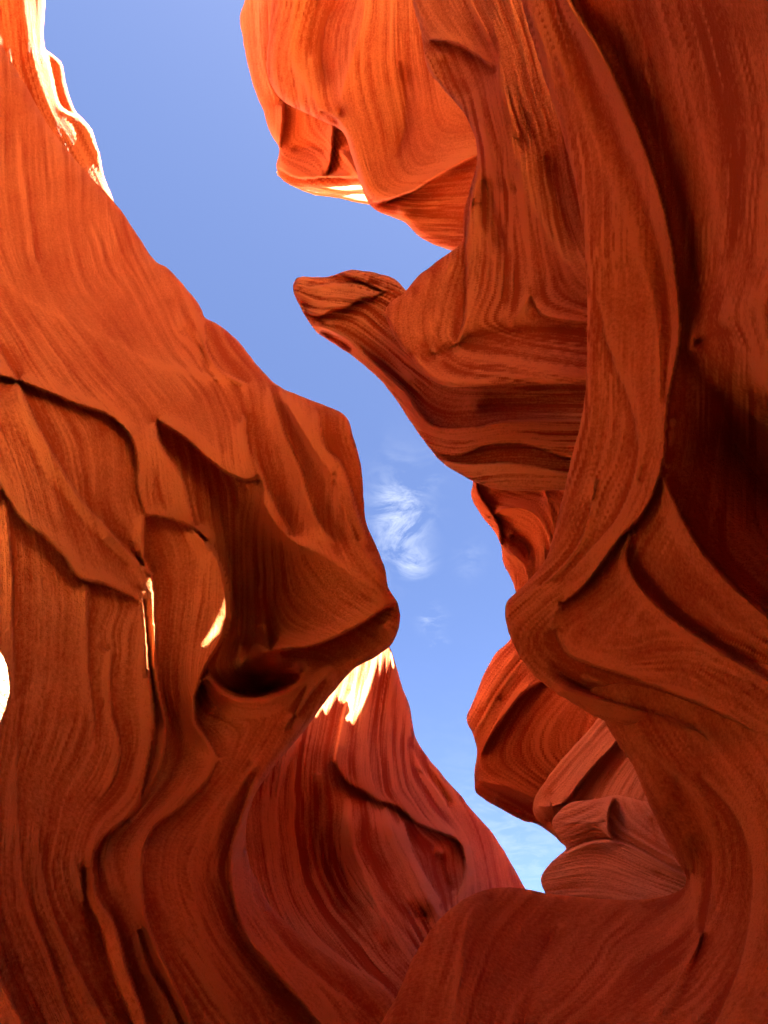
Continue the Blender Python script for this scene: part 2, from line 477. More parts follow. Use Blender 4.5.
banded_wall = rock('banded_wall',
     [(300, 560), (360, 600), (382, 632), (389, 646), (397, 668), (402, 688), (410, 706), (416, 738), (428, 757), (441, 773), (456, 790), (470, 807),
      (495, 836), (512, 866), (525, 888), (560, 930), (560, 1120), (190, 1120), (170, 760), (240, 640)],
     [(390, 650, 11.3), (340, 700, 10.0), (345, 750, 8.9), (410, 750, 10.8), (400, 700, 11.2), (524, 885, 13.2), (300, 850, 7.8), (262, 820, 7.2), (400, 985, 6.6),
      (458, 880, 9.6), (370, 800, 8.9), (330, 920, 7.2), (470, 820, 12.0), (300, 1100, 5.0)],
     [(8, -7, [(352, 690), (345, 704), (338, 735), (335, 762), (348, 783), (364, 792), (378, 801), (395, 806), (416, 823), (437, 832), (457, 841), (464, 857), (464, 880), (455, 900)]),
      (12, None, [(349, 800), (350, 825), (353, 850), (366, 880), (380, 915), (386, 945)]),
      (14, None, [(386, 806), (390, 825), (399, 842), (414, 872), (428, 898), (445, 925)]),
      (12, None, [(368, 800), (374, 830), (384, 860), (402, 890), (424, 915)]),
      (-10, 12, [(404, 820), (412, 850), (428, 880), (444, 905)]),
      (-42, None, [(440, 852), (442, 870), (452, 892)]),
      (-10, 7, [(300, 740), (284, 775), (277, 805), (280, 850), (290, 895), (311, 929), (345, 960), (385, 985)]),
      (-28, None, [(318, 775), (312, 840), (330, 895), (360, 930)]),
      (-4, 4, [(412, 745), (420, 765), (436, 790), (448, 800)]),
      (-5, 4, [(420, 770), (436, 786), (449, 805)]),
      (3, None, [(430, 765), (455, 800), (478, 840), (492, 890)]),
      (-4, 5, [(404, 690), (410, 715), (412, 738)])],
     'deep', 'banded far wall with a scooped hollow, its crest lit pale by sun beneath the overhang', 'canyon wall',
     guides=[[(360, 690), (356, 730), (360, 780)], [(378, 670), (376, 720), (382, 790)], [(394, 680), (394, 730), (402, 790)], [(445, 790), (470, 840), (485, 880)]],
     step=2.0, lam=90, edge=(10, 12), thick=1.2, seed=8)

# ------------------------------------------------------------------ right side of the slot
rock('rock_pillar',
     [(495, -200), (507, -60), (521, 0), (537, 56), (564, 139), (581, 217), (586, 270), (587, 340), (583, 409), (571, 459), (558, 518),
      (544, 562), (518, 590), (506, 602), (507, 627), (515, 647), (528, 668), (544, 684), (568, 701), (604, 720), (646, 733), (693, 756),
      (724, 781), (751, 821), (770, 856), (800, 905), (950, 1010), (1120, 1060), (1120, -160), (950, -200)],
     [(521, 0, 4.7), (600, 100, 4.3), (768, 0, 2.25), (588, 300, 4.3), (680, 300, 3.9), (768, 300, 2.6), (663, 470, 3.7), (510, 605, 4.5),
      (560, 690, 4.1), (768, 550, 2.95), (768, 740, 3.0), (700, 760, 3.3), (950, 300, 1.8), (950, 900, 2.2), (1110, 300, 1.65), (1110, 900, 1.9), (1110, -120, 1.75), (600, -200, 4.2), (768, -150, 2.1), (900, -150, 2.0)],
     [(-64, 10, [(545, -120), (560, -40), (570, 0), (601, 49), (631, 112), (657, 180), (672, 240), (680, 300), (681, 339), (669, 404), (664, 466)]),
      (-26, 9, [(668, 420), (663, 469), (643, 516), (625, 534), (607, 558), (586, 585), (562, 606)]),
      (14, -16, [(553, 630), (568, 655), (592, 666), (620, 675), (672, 694), (724, 717), (768, 742), (850, 790)]),
      (8, None, [(562, 606), (555, 614), (553, 630)]),
      (-30, 7, [(632, 530), (628, 561), (646, 592), (685, 626), (724, 652), (768, 677), (850, 722)]),
      (-120, 8, [(664, 475), (685, 521), (716, 566), (768, 615), (850, 680)]),
      ('v', None, [(692, 380, -70), (697, 430, -140), (717, 500, -170), (760, 552, -180), (840, 610, -180)]),
      ('v', None, [(716, 390, -120), (735, 440, -300), (790, 510, -360), (850, 540, -380)]), ('v', None, [(750, 395, -160), (790, 430, -320), (870, 480, -400)]),
      ('v', None, [(696, 345, -60), (724, 332, -45), (745, 349, -45), (768, 377, -45), (840, 420, -45)]),
      (-80, None, [(586, -20), (624, 75), (650, 131), (672, 180), (687, 240), (695, 300), (690, 350)]),
      (-45, None, [(650, -20), (695, 112), (717, 206), (725, 281), (729, 318)]),
      (-58, None, [(676, -20), (725, 112), (744, 225), (755, 300)]),
      (-45, None, [(715, -20), (750, 90), (770, 200)]),
      (5, None, [(530, -20), (556, 50), (590, 130), (620, 200), (639, 250), (655, 310), (660, 370), (657, 420), (640, 480)]),
      (-4, None, [(546, -20), (572, 40), (605, 120), (635, 190), (655, 250), (668, 320), (664, 400)]),
      (5, -2, [(592, 290), (599, 305), (607, 342), (630, 404), (638, 441), (636, 469), (623, 508), (594, 545), (560, 580)]),
      (-4, None, [(607, 390), (600, 456), (594, 495), (576, 547), (540, 585)]),
      (4, None, [(596, 480), (586, 528), (565, 564), (539, 588), (510, 612)]),
      (4, None, [(617, 543), (590, 570), (560, 592), (520, 618)]),
      (3, None, [(700, 600), (735, 630), (790, 662)]),
      ('v', None, [(584, 677, -20), (620, 690, -50), (672, 709, -62), (724, 734, -62), (768, 762, -60), (830, 804, -60)]),
     ('v', None, [(545, 662, -14), (585, 688, -55), (640, 708, -85), (700, 742, -90), (760, 792, -75), (810, 840, -60)]),
     (-3, None, [(560, 690), (620, 705), (690, 728), (760, 790)])],
     'smooth', 'tall dark red pillar of rock sweeping down in a curved fin with a hooked tip', 'rock pillar',
     guides=[[(572, 180), (580, 250), (592, 330), (590, 400)], [(640, 580), (600, 620), (580, 640)], [(650, 640), (700, 670), (768, 710)], [(720, 200), (730, 300)]],
     step=2.2, lam=120, edge=(13, 18), thick=0.9, tw=50, seed=11, stria=0.75)

rock('rounded_ledge',
     [(590, 690), (604, 721), (632, 765), (650, 807), (674, 856), (686, 878), (684, 887), (671, 894), (645, 899), (615, 900), (580, 897), (549, 894), (510, 887),
      (488, 889), (466, 898), (439, 920), (417, 951), (395, 999), (378, 1030), (340, 1130), (950, 1130), (950, 690)],
     [(510, 890, 4.3), (400, 1020, 3.0), (685, 882, 3.9), (650, 800, 3.7), (768, 1024, 2.3), (700, 760, 3.4), (768, 860, 2.7), (600, 900, 4.2),
      (520, 1020, 3.0), (640, 1010, 2.8), (950, 800, 2.0), (950, 1100, 1.7), (440, 1120, 2.5)],
     [(30, None, [(490, 897), (472, 912), (460, 945), (456, 1000), (450, 1080)]),
      (-10, None, [(560, 925), (535, 970), (520, 1050)]),
      (5, None, [(660, 760), (700, 800), (716, 850), (714, 890), (700, 940), (675, 985), (640, 1040)]),
      (8, -9, [(700, 775), (738, 820), (752, 866), (750, 915), (741, 961), (724, 1004), (716, 1022), (690, 1060)]),
      (4, None, [(632, 750), (660, 800), (682, 850), (696, 900), (690, 950), (660, 1010)]),
      (-3, None, [(655, 760), (690, 815), (705, 870), (705, 920), (690, 980), (650, 1060)]),
      (-4, 3, [(690, 872), (684, 884), (668, 894), (640, 903)])],
     'smooth', 'rounded red ledge in the lower corner rising into an arched buttress', 'rock ledge', step=2.2, lam=70, edge=(16, 20), thick=0.9, tw=50, stria=0.35,
     guides=[[(430, 960), (420, 1000), (410, 1040)], [(667, 912), (640, 930), (615, 943), (601, 961), (570, 989), (545, 998), (521, 1001)]], seed=13, rough=0.8)

rock('draped_rock',
     [(408, -80), (411, -40), (413, 0), (421, 31), (427, 66), (443, 89), (463, 112), (475, 137), (477, 160), (470, 189), (464, 212), (462, 241), (452, 251),
      (431, 266), (415, 279), (405, 292), (389, 304), (385, 312), (389, 325), (400, 345), (411, 358), (424, 374), (446, 386), (474, 387),
      (505, 384), (583, 384), (660, 384), (700, 100), (660, -80)],
     [(413, 0, 7.0), (500, 100, 6.2), (586, 300, 5.5), (450, 350, 6.4), (585, 384, 5.3), (386, 310, 7.0), (480, 384, 5.9), (650, 0, 5.4), (470, 150, 6.6), (440, -150, 7)],
     [(7, None, [(490, -80), (493, 0), (499, 37), (499, 74), (502, 106), (512, 143), (517, 183), (522, 223), (528, 255), (531, 290)]),
      (7, None, [(518, 140), (520, 149), (526, 186), (534, 209), (549, 238), (572, 270), (592, 295)]),
      (6, None, [(477, 120), (489, 140), (497, 163), (515, 190)]),
      (10, -6, [(477, 165), (471, 200), (466, 240), (466, 275), (464, 320), (455, 349)]),
      (5, None, [(472, 200), (480, 225), (490, 250), (500, 280), (499, 320)]),
      (-10, None, [(424, 357), (440, 353), (474, 338), (505, 333), (540, 333), (600, 330)]),
      (14, None, [(411, 354), (426, 369), (447, 381), (475, 381), (505, 378), (583, 378), (650, 378)]),
      (4, None, [(432, 350), (450, 366), (480, 368), (520, 358), (600, 352)]),
      (6, -4, [(531, 297), (542, 315), (562, 321), (600, 324)]),
      (6, -10, [(430, 40), (452, 43), (474, 54), (494, 69)]),
      (-8, None, [(440, 55), (450, 75), (470, 95)]),
      (5, None, [(431, 270), (426, 300), (432, 338)]), (4, None, [(452, 258), (440, 287), (436, 330)]), (4, None, [(414, 290), (410, 315), (422, 345)]),
      (4, None, [(530, 292), (524, 305), (512, 324)]), (3, None, [(500, 190), (508, 240), (505, 300)]), (-8, None, [(485, 180), (490, 210), (505, 250)]),
      (-10, None, [(545, 150), (560, 210), (575, 250)])],
     'plain', 'draped curtain of striped rock hanging out over the shelf beside the pillar', 'rock overhang',
     guides=[[(540, 60), (560, 130), (575, 200)], [(440, 340), (470, 355), (520, 345), (590, 342)]],
     step=2.0, lam=80, edge=(9, 11), thick=0.8, seed=17)

rock('beaked_shelf',
     [(293, 285), (296, 278), (312, 277), (327, 277), (348, 270), (376, 273), (395, 279), (420, 300), (660, 300), (660, 490), (561, 490), (505, 490), (474, 482),
      (458, 473), (442, 462), (421, 437), (409, 420), (397, 400), (381, 381), (358, 360), (340, 347), (325, 338), (314, 329), (306, 318), (296, 298)],
     [(300, 285, 8.4), (400, 300, 7.9), (420, 430, 7.3), (580, 450, 6.2), (480, 480, 6.6), (340, 340, 8.3), (640, 320, 6.4)],
     [(8, -8, [(300, 310), (319, 316), (332, 311), (350, 306), (359, 299), (372, 297), (386, 291)]),
      (-5, 3, [(305, 288), (327, 284), (353, 283), (379, 286)]), (4, -4, [(340, 274), (358, 280), (385, 292)]),
      (-16, 8, [(318, 324), (332, 329), (350, 339), (366, 355), (389, 376), (410, 397), (423, 417), (436, 426), (474, 427), (505, 421), (580, 420), (640, 420)]),
      (-14, None, [(320, 330), (340, 341), (352, 350)]),
      (-60, None, [(470, 405), (520, 405), (600, 400)]),
      (5, None, [(395, 390), (420, 428), (450, 446), (505, 440), (560, 450), (620, 452)]),
      (6, -9, [(430, 450), (458, 456), (485, 446), (520, 444), (567, 458), (620, 466)]),
      (-8, 8, [(440, 458), (465, 464), (511, 463), (567, 472), (620, 478)]),
      (-4, None, [(360, 320), (385, 345), (410, 380)]), (-4, None, [(300, 300), (312, 318), (330, 324)])],
     'deep', 'pointed beak of rock widening into a layered shelf under the draped curtain', 'rock overhang',
     guides=[[(345, 318), (375, 350)], [(370, 310), (395, 345)], [(450, 410), (520, 412), (600, 410)]], step=1.8, lam=60, edge=(8, 10), thick=0.8, tw=26, seed=19)

rock('bulging_overhang',
     [(272, -22), (272, -12), (272, 0), (268, 40), (267, 68), (271, 85), (284, 102), (304, 112), (321, 120), (342, 131), (352, 156), (360, 183), (369, 203), (379, 212),
      (406, 223), (420, 237), (450, 250), (510, 262), (580, 200), (580, -22), (420, -14)],
     [(270, 60, 10.6), (460, 100, 9.4), (450, 245, 10.1), (380, 200, 10.3), (340, 60, 9.9), (420, 20, 9.3), (300, -90, 10.2), (550, 0, 9.0)],
     [(6, None, [(296, -60), (295, 10), (291, 58), (303, 78), (318, 105), (336, 122)]),
      (-8, None, [(345, 0), (326, 20), (320, 54), (326, 84)]), (-6, None, [(320, -10), (311, 30), (309, 60)]),
      (5, None, [(366, -20), (362, 20), (353, 55), (343, 88), (340, 115)]),
      (6, -14, [(372, 204), (390, 199), (413, 191), (433, 179), (463, 162), (490, 150)]),
      (8, None, [(322, 112), (338, 118), (350, 140), (362, 175), (373, 200)]),
      (-10, None, [(400, 60), (405, 120), (395, 160)]), (-10, None, [(400, 210), (440, 215), (480, 225)])],
     'smooth', 'broad bulging orange overhang with a hollow cheek, hanging highest over the slot', 'rock overhang',
     guides=[[(390, 207), (430, 205), (470, 200)], [(410, 20), (408, 100), (400, 170)]], step=2.0, lam=80, edge=(9, 12), thick=0.7, seed=23, rough=0.8, stria=0.4)

rock('orange_buttress',
     [(250, -80), (246, -40), (245, 0), (240, 17), (243, 37), (249, 68), (256, 92), (264, 112), (272, 135), (280, 149), (277, 166), (281, 178), (294, 186), (330, 187),
      (362, 184), (400, 180), (420, 60), (420, -80)],
     [(245, 10, 12.4), (300, 180, 12.6), (360, 100, 12.0), (280, 60, 12.2), (350, 0, 11.6)],
     [(-3, 5, [(284, 100), (283, 125), (280, 149)]), (-9, 3, [(335, 120), (333, 140), (331, 162), (325, 178)]),
      (4, -5, [(278, 168), (298, 178), (325, 177), (360, 178)]), (4, None, [(262, -20), (262, 40), (268, 80), (284, 108)]),
      (-3, None, [(290, 150), (310, 146), (328, 150)]), (4, None, [(340, 150), (352, 165), (360, 180)])],
     'smooth', 'glowing orange buttress peeping out behind the bulging overhang', 'rock buttress', step=1.8, lam=18, edge=(7, 8), thick=0.8, tw=24, seed=29, rough=0.7, stria=0.35)

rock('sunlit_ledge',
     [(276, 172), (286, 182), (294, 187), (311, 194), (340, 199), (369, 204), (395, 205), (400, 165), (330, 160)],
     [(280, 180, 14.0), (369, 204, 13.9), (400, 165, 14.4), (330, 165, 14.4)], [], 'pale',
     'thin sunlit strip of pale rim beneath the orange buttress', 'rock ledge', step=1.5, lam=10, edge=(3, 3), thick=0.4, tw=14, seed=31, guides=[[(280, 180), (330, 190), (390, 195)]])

rock('scooped_rock',
     [(470, 455), (473, 482), (471, 496), (479, 512), (488, 524), (497, 536), (502, 549), (504, 564), (510, 576), (516, 592), (525, 620), (620, 620), (620, 440)],
     [(475, 490, 8.6), (550, 540, 7.9), (515, 590, 8.4), (610, 460, 7.2)],
     [(-10, 5, [(476, 480), (480, 494), (491, 511), (500, 527), (502, 545)]), (5, None, [(489, 517), (508, 508), (531, 512), (546, 530), (552, 550)]),
      (-12, None, [(510, 535), (525, 545), (530, 560)]), (-6, None, [(490, 492), (520, 494), (560, 490)]),
      (3, None, [(505, 550), (525, 565), (528, 590)]), (4, None, [(545, 490), (552, 520), (555, 545)])],
     'plain', 'small scooped orange rock below the layered shelf, half hidden by the pillar', 'rock outcrop', step=1.6, lam=14, edge=(6, 8), thick=0.7, tw=24, seed=37,
     guides=[[(510, 515), (535, 522), (545, 545), (525, 590)]])

rock('boulder',
     [(530, 595), (509, 641), (497, 653), (484, 673), (474, 700), (467, 719), (473, 735), (477, 751), (474, 775), (476, 793), (490, 803), (502, 810), (524, 821), (536, 824),
      (580, 850), (670, 850), (670, 640), (600, 595)],
     [(480, 720, 10.0), (520, 820, 10.3), (600, 700, 9.0), (520, 650, 9.8)],
     [(-8, 6, [(545, 680), (525, 692), (508, 712), (490, 738), (482, 755)]), (6, None, [(474, 778), (490, 783), (511, 788), (538, 800), (570, 810)]),
      (-10, None, [(495, 800), (520, 808), (545, 822)]), (4, None, [(520, 650), (500, 675), (480, 712)]),
      (3, None, [(560, 655), (530, 672), (500, 700)])],
     'plain', 'rounded overhanging boulder jutting into the sky slot below the hooked pillar tip', 'boulder', step=1.8, lam=24, edge=(12, 16), thick=1.0, tw=30, seed=41, stria=0.45)

rock('tilted_block',
     [(604, 714), (590, 728), (574, 746), (560, 762), (547, 778), (536, 796), (533, 807), (536, 819), (551, 832), (565, 846), (600, 862), (710, 862), (710, 714)],
     [(600, 730, 8.8), (540, 810, 9.2), (640, 830, 8.0), (690, 740, 7.8)],
     [(-18, 6, [(622, 735), (612, 748), (600, 760), (580, 783), (566, 801), (552, 806)]), (5, None, [(536, 806), (552, 806), (566, 802)]),
      (-6, None, [(545, 818), (558, 828), (575, 836)]), (3, None, [(598, 730), (575, 760), (552, 795)])],
     'dusty_skylit', 'tilted wedge of rock between the boulder and the stepped outcrop', 'rock outcrop', step=1.6, lam=16, edge=(6, 7), thick=0.7, tw=24, seed=43, stria=0.5)

rock('stepped_outcrop',
     [(720, 800), (680, 802), (643, 801), (628, 797), (615, 795), (604, 797), (591, 800), (578, 801), (568, 804), (557, 814), (552, 822), (556, 833), (564, 843), (566, 849),
      (560, 855), (548, 866), (542, 875), (541, 884), (546, 896), (552, 940), (740, 940), (740, 800)],
     [(550, 880, 7.8), (680, 870, 6.7), (610, 800, 7.8), (560, 830, 8.0), (700, 810, 7.0)],
     [(-9, 6, [(614, 798), (610, 808), (608, 818), (611, 836), (625, 845)]),
      (-7, 8, [(562, 854), (585, 844), (606, 840), (630, 846), (650, 856), (676, 870), (700, 880)]),
      (3, None, [(560, 823), (585, 822), (605, 822)]), (3, None, [(545, 880), (580, 872), (620, 868), (660, 874)]), (-5, None, [(650, 815), (660, 845), (680, 865)])],
     'dusty_skylit', 'stepped outcrop, pale with dust and painted sky light, resting behind the rounded red ledge', 'rock outcrop', step=1.6, lam=16, edge=(7, 8), thick=0.7, tw=24, seed=47, stria=0.45,
     guides=[[(565, 812), (600, 810)], [(550, 890), (600, 885), (670, 884)]])
from mathutils import Vector
# ------------------------------------------------------------------ canyon country and added light-shaping rock round the visible rocks
def mass(name, bottom, top, z0, z1, m, kind='structure', nz=14, amp=0.25, sub=0.8, seed=2):
    """solid block of country or added rock lofted between two plan outlines"""
    b = []; t = []
    n = len(bottom)
    for i in range(n):
        p, q = np.array(bottom[i], float), np.array(bottom[(i + 1) % n], float)
        r, s = np.array(top[i], float), np.array(top[(i + 1) % n], float)
        k = max(1, min(40, int(np.linalg.norm(q - p) / sub)))
        for a in range(k):
            b.append(p + (q - p) * a / k); t.append(r + (s - r) * a / k)
    b, t = np.array(b), np.array(t); k = len(b)
    arc = np.concatenate([[0], np.cumsum(np.linalg.norm(np.diff(b, axis=0), axis=1))])
    tang = np.roll(b, -1, 0) - np.roll(b, 1, 0); nr = np.stack([tang[:, 1], -tang[:, 0]], 1); nr /= np.linalg.norm(nr, axis=1)[:, None] + 1e-9
    V = []
    for j in range(nz + 1):
        f = j / nz
        w = b * (1 - f) + t * f
        z = z0 + (z1 - z0) * f
        w = w + nr * (amp * fbm(arc / 1.7, arc * 0 + z / 2.1, seed, 3))[:, None]
        V.append(np.column_stack([w, np.full(k, z)]))
    V = np.concatenate(V)
    F = [[j * k + i, j * k + (i + 1) % k, (j + 1) * k + (i + 1) % k, (j + 1) * k + i] for j in range(nz) for i in range(k)]
    F.append(list(range(k))[::-1]); F.append([nz * k + i for i in range(k)])
    me = bpy.data.meshes.new(name); me.from_pydata(V.tolist(), [], F)
    a = me.attributes.new('strata', 'FLOAT_VECTOR', 'POINT')
    a.data.foreach_set('vector', np.column_stack([V[:, 2], V[:, 0] + V[:, 1], V[:, 2] * 0 + 1]).astype(np.float32).ravel())
    a = me.attributes.new('tone', 'FLOAT', 'POINT'); a.data.foreach_set('value', np.full(len(V), 0.5, np.float32))
    me.update(); me.materials.append(m)
    import bmesh
    bm = bmesh.new(); bm.from_mesh(me); bmesh.ops.recalc_face_normals(bm, faces=bm.faces); bm.to_mesh(me); bm.free()
    o = bpy.data.objects.new(name, me); COL.objects.link(o); o['kind'] = kind
    return o


def slab(name, poly, holes, z0, z1, box, step, m, wob=0.05):
    """added unseen roof that shapes the sunlight, cut out in plan with holes through it"""
    x0, y0, x1, y1 = box
    X, Y = np.meshgrid(np.arange(x0, x1, step), np.arange(y0, y1, step))
    wx, wy = X + wob * fbm(X * 2, Y * 2, 3, 4), Y + wob * fbm(X * 2, Y * 2, 8, 4)
    cell = inside(wx[:-1, :-1] + step / 2, wy[:-1, :-1] + step / 2, poly)
    for h in holes:
        cell &= ~inside(wx[:-1, :-1] + step / 2, wy[:-1, :-1] + step / 2, h)
    H, W = X.shape
    k = np.arange(H * W).reshape(H, W); n = H * W
    ci, cj = np.nonzero(cell)
    q = np.stack([k[ci, cj], k[ci, cj + 1], k[ci + 1, cj + 1], k[ci + 1, cj]], 1)
    F = [q + n, q[:, ::-1]]
    p = np.pad(cell, 1)
    for di, dj, a, b in ((-1, 0, (0, 0), (0, 1)), (1, 0, (1, 1), (1, 0)), (0, -1, (1, 0), (0, 0)), (0, 1, (0, 1), (1, 1))):
        e = cell & ~p[1 + di:1 + di + H - 1, 1 + dj:1 + dj + W - 1]
        i, j = np.nonzero(e)
        A, B = k[i + a[0], j + a[1]], k[i + b[0], j + b[1]]
        F.append(np.stack([A, B, B + n, A + n], 1))
    F = np.concatenate(F)
    used = np.unique(F); remap = -np.ones(2 * n, int); remap[used] = np.arange(len(used))
    zb = z0 + 0.06 * fbm(X / 1.5, Y / 1.5, 5, 3); zt = z1 + 0.06 * fbm(X / 2, Y / 2, 6, 3)
    V = np.concatenate([np.stack([X, Y, zb], -1).reshape(-1, 3), np.stack([X, Y, zt], -1).reshape(-1, 3)])[used]
    me = bpy.data.meshes.new(name); me.from_pydata(V.tolist(), [], remap[F].tolist())
    a = me.attributes.new('strata', 'FLOAT_VECTOR', 'POINT')
    a.data.foreach_set('vector', np.column_stack([V[:, 2], V[:, 0], V[:, 1] * 0 + 1]).astype(np.float32).ravel())
    a = me.attributes.new('tone', 'FLOAT', 'POINT'); a.data.foreach_set('value', np.full(len(V), 0.5, np.float32))
    me.update(); me.materials.append(m)
    o = bpy.data.objects.new(name, me); COL.objects.link(o); o['kind'] = 'structure'
    return o


SHADE_ROOF = [(-7.5, -2.5), (-7.5, 0.3), (-4.7, 1.0), (-4.5, 1.3), (-4.2, 1.75), (-4.35, 1.8), (-3.7, 2.4), (-2.6, 2.9), (-1.0, 3.05), (0.3, 2.9), (0.8, 3.3), (1.0, 4.2),
        (1.2, 5.3), (1.5, 7.5), (1.5, 9.2), (2.2, 13.0), (8, 21), (26, 40), (50, 40), (50, -14), (-7.5, -14)]  # outline of the added roof that keeps sun off the walls
bpy.context.view_layer.update()


def beam(o, pts, z=15.0):
    """plan of the hole cut in the added roof so that the sun reaches this patch of a rock"""
    mi = o.matrix_world.inverted()
    out = []
    for x, y in pts:
        q = world(x, y, 1.0) - CAM
        ok, p, n, f = o.ray_cast(mi @ Vector(CAM), (mi.to_3x3() @ Vector(q)).normalized())
        if not ok: continue
        p = np.array(o.matrix_world @ p)
        out.append(tuple((p + SUN * ((z - p[2]) / SUN[2]))[:2]))
    return out


HOLES = [beam(banded_wall, [(392, 640), (385, 622), (340, 622), (310, 655), (300, 690), (303, 728), (326, 728), (338, 714), (347, 708), (340, 732), (360, 733), (368, 720),
                            (374, 704), (384, 694), (400, 693), (397, 676), (391, 654)]),
         [(3.0, -13.2), (11.6, -13.2), (11.6, -2.2), (7.5, -2.6), (3.6, -2.9), (3.0, -4.2)],  # opening that lets sun onto the added bench and slope
         [(1.85, -1.2), (1.9, -1.95), (0.9, -2.0), (0.9, -1.1), (1.2, -1.15)]]
SLITS = [beam(sandstone_wall, [(139, 596), (144, 597), (146, 620), (148, 650), (148, 681), (143, 681), (142, 650), (140, 620)]),
         beam(sandstone_wall, [(218, 618), (225, 621), (222, 640), (217, 654), (212, 652), (216, 637), (207, 649), (202, 645), (213, 630)])]
allp = np.array([p for q in SLITS for p in q])
(sx0, sy0), (sx1, sy1) = allp.min(0) - 0.12, allp.max(0) + 0.12
BOX = [(sx0, sy0), (sx1, sy0), (sx1, sy1), (sx0, sy1)]
HOLES.append([(sx0 + 0.06, sy0 + 0.06), (sx1 - 0.06, sy0 + 0.06), (sx1 - 0.06, sy1 - 0.06), (sx0 + 0.06, sy1 - 0.06)])
slab('unseen_terrain', [(sx0 - 0.1, sy0 - 0.1), (sx1 + 0.1, sy0 - 0.1), (sx1 + 0.1, sy1 + 0.1), (sx0 - 0.1, sy1 + 0.1)], SLITS, 15.02, 15.1, (sx0 - 0.1, sy0 - 0.1, sx1 + 0.1, sy1 + 0.1), 0.012, MAT['plain'], wob=0.0)  # finer piece of the added roof, slit for thin streaks of sun
slab('unseen_terrain', SHADE_ROOF, HOLES, 15.0, 15.5, (-7.6, -14, 13, 16), 0.07, MAT['dark'])  # added unseen roof, holed so sunlight lands in chosen patches
RT = [(11.5, -14), (11.5, -2), (4.4, 0.9), (3.3, 4), (4.0, 7), (4.6, 10), (6, 13), (9, 17), (26, 39), (49, 39), (49, -14)]
RW = [(10, -14), (10, -0.5), (3.0, 0.9), (3.3, 4), (4.0, 7), (4.6, 10), (6, 13), (9, 17), (26, 39), (49, 39), (49, -14)]
mass('unseen_terrain', RW, RT, -0.3, 15.1, MAT['plain'], seed=6)
mass('unseen_terrain', [(0.2, -12), (4.6, -12), (4.6, 0.95), (1.12, 0.9), (0.8, 0.2), (0.4, -0.7), (0.2, -2)], [(0.2, -12), (4.6, -12), (4.6, 0.95), (1.14, 0.9), (0.82, 0.2), (0.42, -0.7), (0.22, -2)], -0.2, 3.3, MAT['pale'], nz=6, amp=0.04, seed=14)  # added unseen bench, pale to bounce sun onto the walls
mass('unseen_terrain', [(2.4, -13), (2.4, 0.3), (10.5, 0.3), (10.5, -13)], [(5.6, -12.8), (5.6, -0.2), (10.5, -0.2), (10.5, -12.8)], 3.25, 6.4, MAT['pale'], nz=8, amp=0.1, seed=16)  # added unseen slope behind the bench, bounces more sun to the left
SHADE_LIP = [(0.35, -4), (0.4, -0.7), (0.82, 0.2), (1.14, 0.9), (1.4, 0.9), (1.05, 0.15), (0.62, -0.8), (0.6, -4)]  # added unseen parapet, blocks bounced sun from the low left wall
mass('unseen_terrain', SHADE_LIP, SHADE_LIP, 3.2, 3.72, MAT['dark'], nz=3, amp=0.03, sub=0.3, seed=17)
LB = [(-2.4, -14), (-2.4, 0.5), (-3.4, 3), (-4.5, 6), (-4, 9), (-1.5, 12), (-1.5, 13.5), (-50, 13.5), (-50, -14)]
LT = [(-6.2, -14), (-6.2, 1), (-7, 4), (-5.5, 7), (-4, 10), (-2.5, 12), (-2.5, 13.5), (-50, 13.5), (-50, -14)]
mass('unseen_terrain', LB, LT, -0.3, 11.0, MAT['dark'], seed=9)
mass('unseen_terrain', [(-20, -16), (20, -16), (20, -13.8), (-20, -13.8)], [(-20, -16), (20, -16), (20, -13.8), (-20, -13.8)], -0.3, 15.0, MAT['dark'], seed=12)
# ------------------------------------------------------------------ the rest of the canyon
def quick_material(name, col):
    m = bpy.data.materials.new(name); m.use_nodes = True
    b = m.node_tree.nodes['Principled BSDF']; b.inputs['Roughness'].default_value = 0.95
    n = m.node_tree.nodes.new('ShaderNodeTexNoise'); n.inputs['Scale'].default_value = 3; n.inputs['Detail'].default_value = 6
    r = m.node_tree.nodes.new('ShaderNodeValToRGB')
    r.color_ramp.elements[0].color = (*[c * 0.8 for c in col], 1); r.color_ramp.elements[1].color = (*[min(1, c * 1.15) for c in col], 1)
    m.node_tree.links.new(n.outputs[0], r.inputs[0]); m.node_tree.links.new(r.outputs[0], b.inputs['Base Color'])
    return m


SAND = quick_material('canyon sand', (0.30, 0.12, 0.05))


def sheet_mesh(name, X, Y, Z, m, kind='structure'):
    H, W = X.shape
    V = np.stack([X, Y, Z], -1).reshape(-1, 3)
    i = np.arange(H * W).reshape(H, W)
    F = np.stack([i[:-1, :-1], i[:-1, 1:], i[1:, 1:], i[1:, :-1]], -1).reshape(-1, 4)
    me = bpy.data.meshes.new(name); me.from_pydata(V.tolist(), [], F.tolist())
    for p in me.polygons: p.use_smooth = True
    me.materials.append(m)
    o = bpy.data.objects.new(name, me); COL.objects.link(o)
    o['kind'] = kind
    return o


u = np.linspace(-60, 60, 121)
X, Y = np.meshgrid(u, u + 20)
sheet_mesh('ground', X, Y, 0.08 * fbm(X / 3, Y / 3, 4), SAND)

# ------------------------------------------------------------------ light and sky
sun = bpy.data.lights.new('sun', 'SUN'); sun.energy = 5.0; sun.angle = math.radians(0.3); sun.color = (1.0, 0.95, 0.86)
so = bpy.data.objects.new('sun', sun); COL.objects.link(so)

so.rotation_euler = Vector(SUN).to_track_quat('Z', 'Y').to_euler()

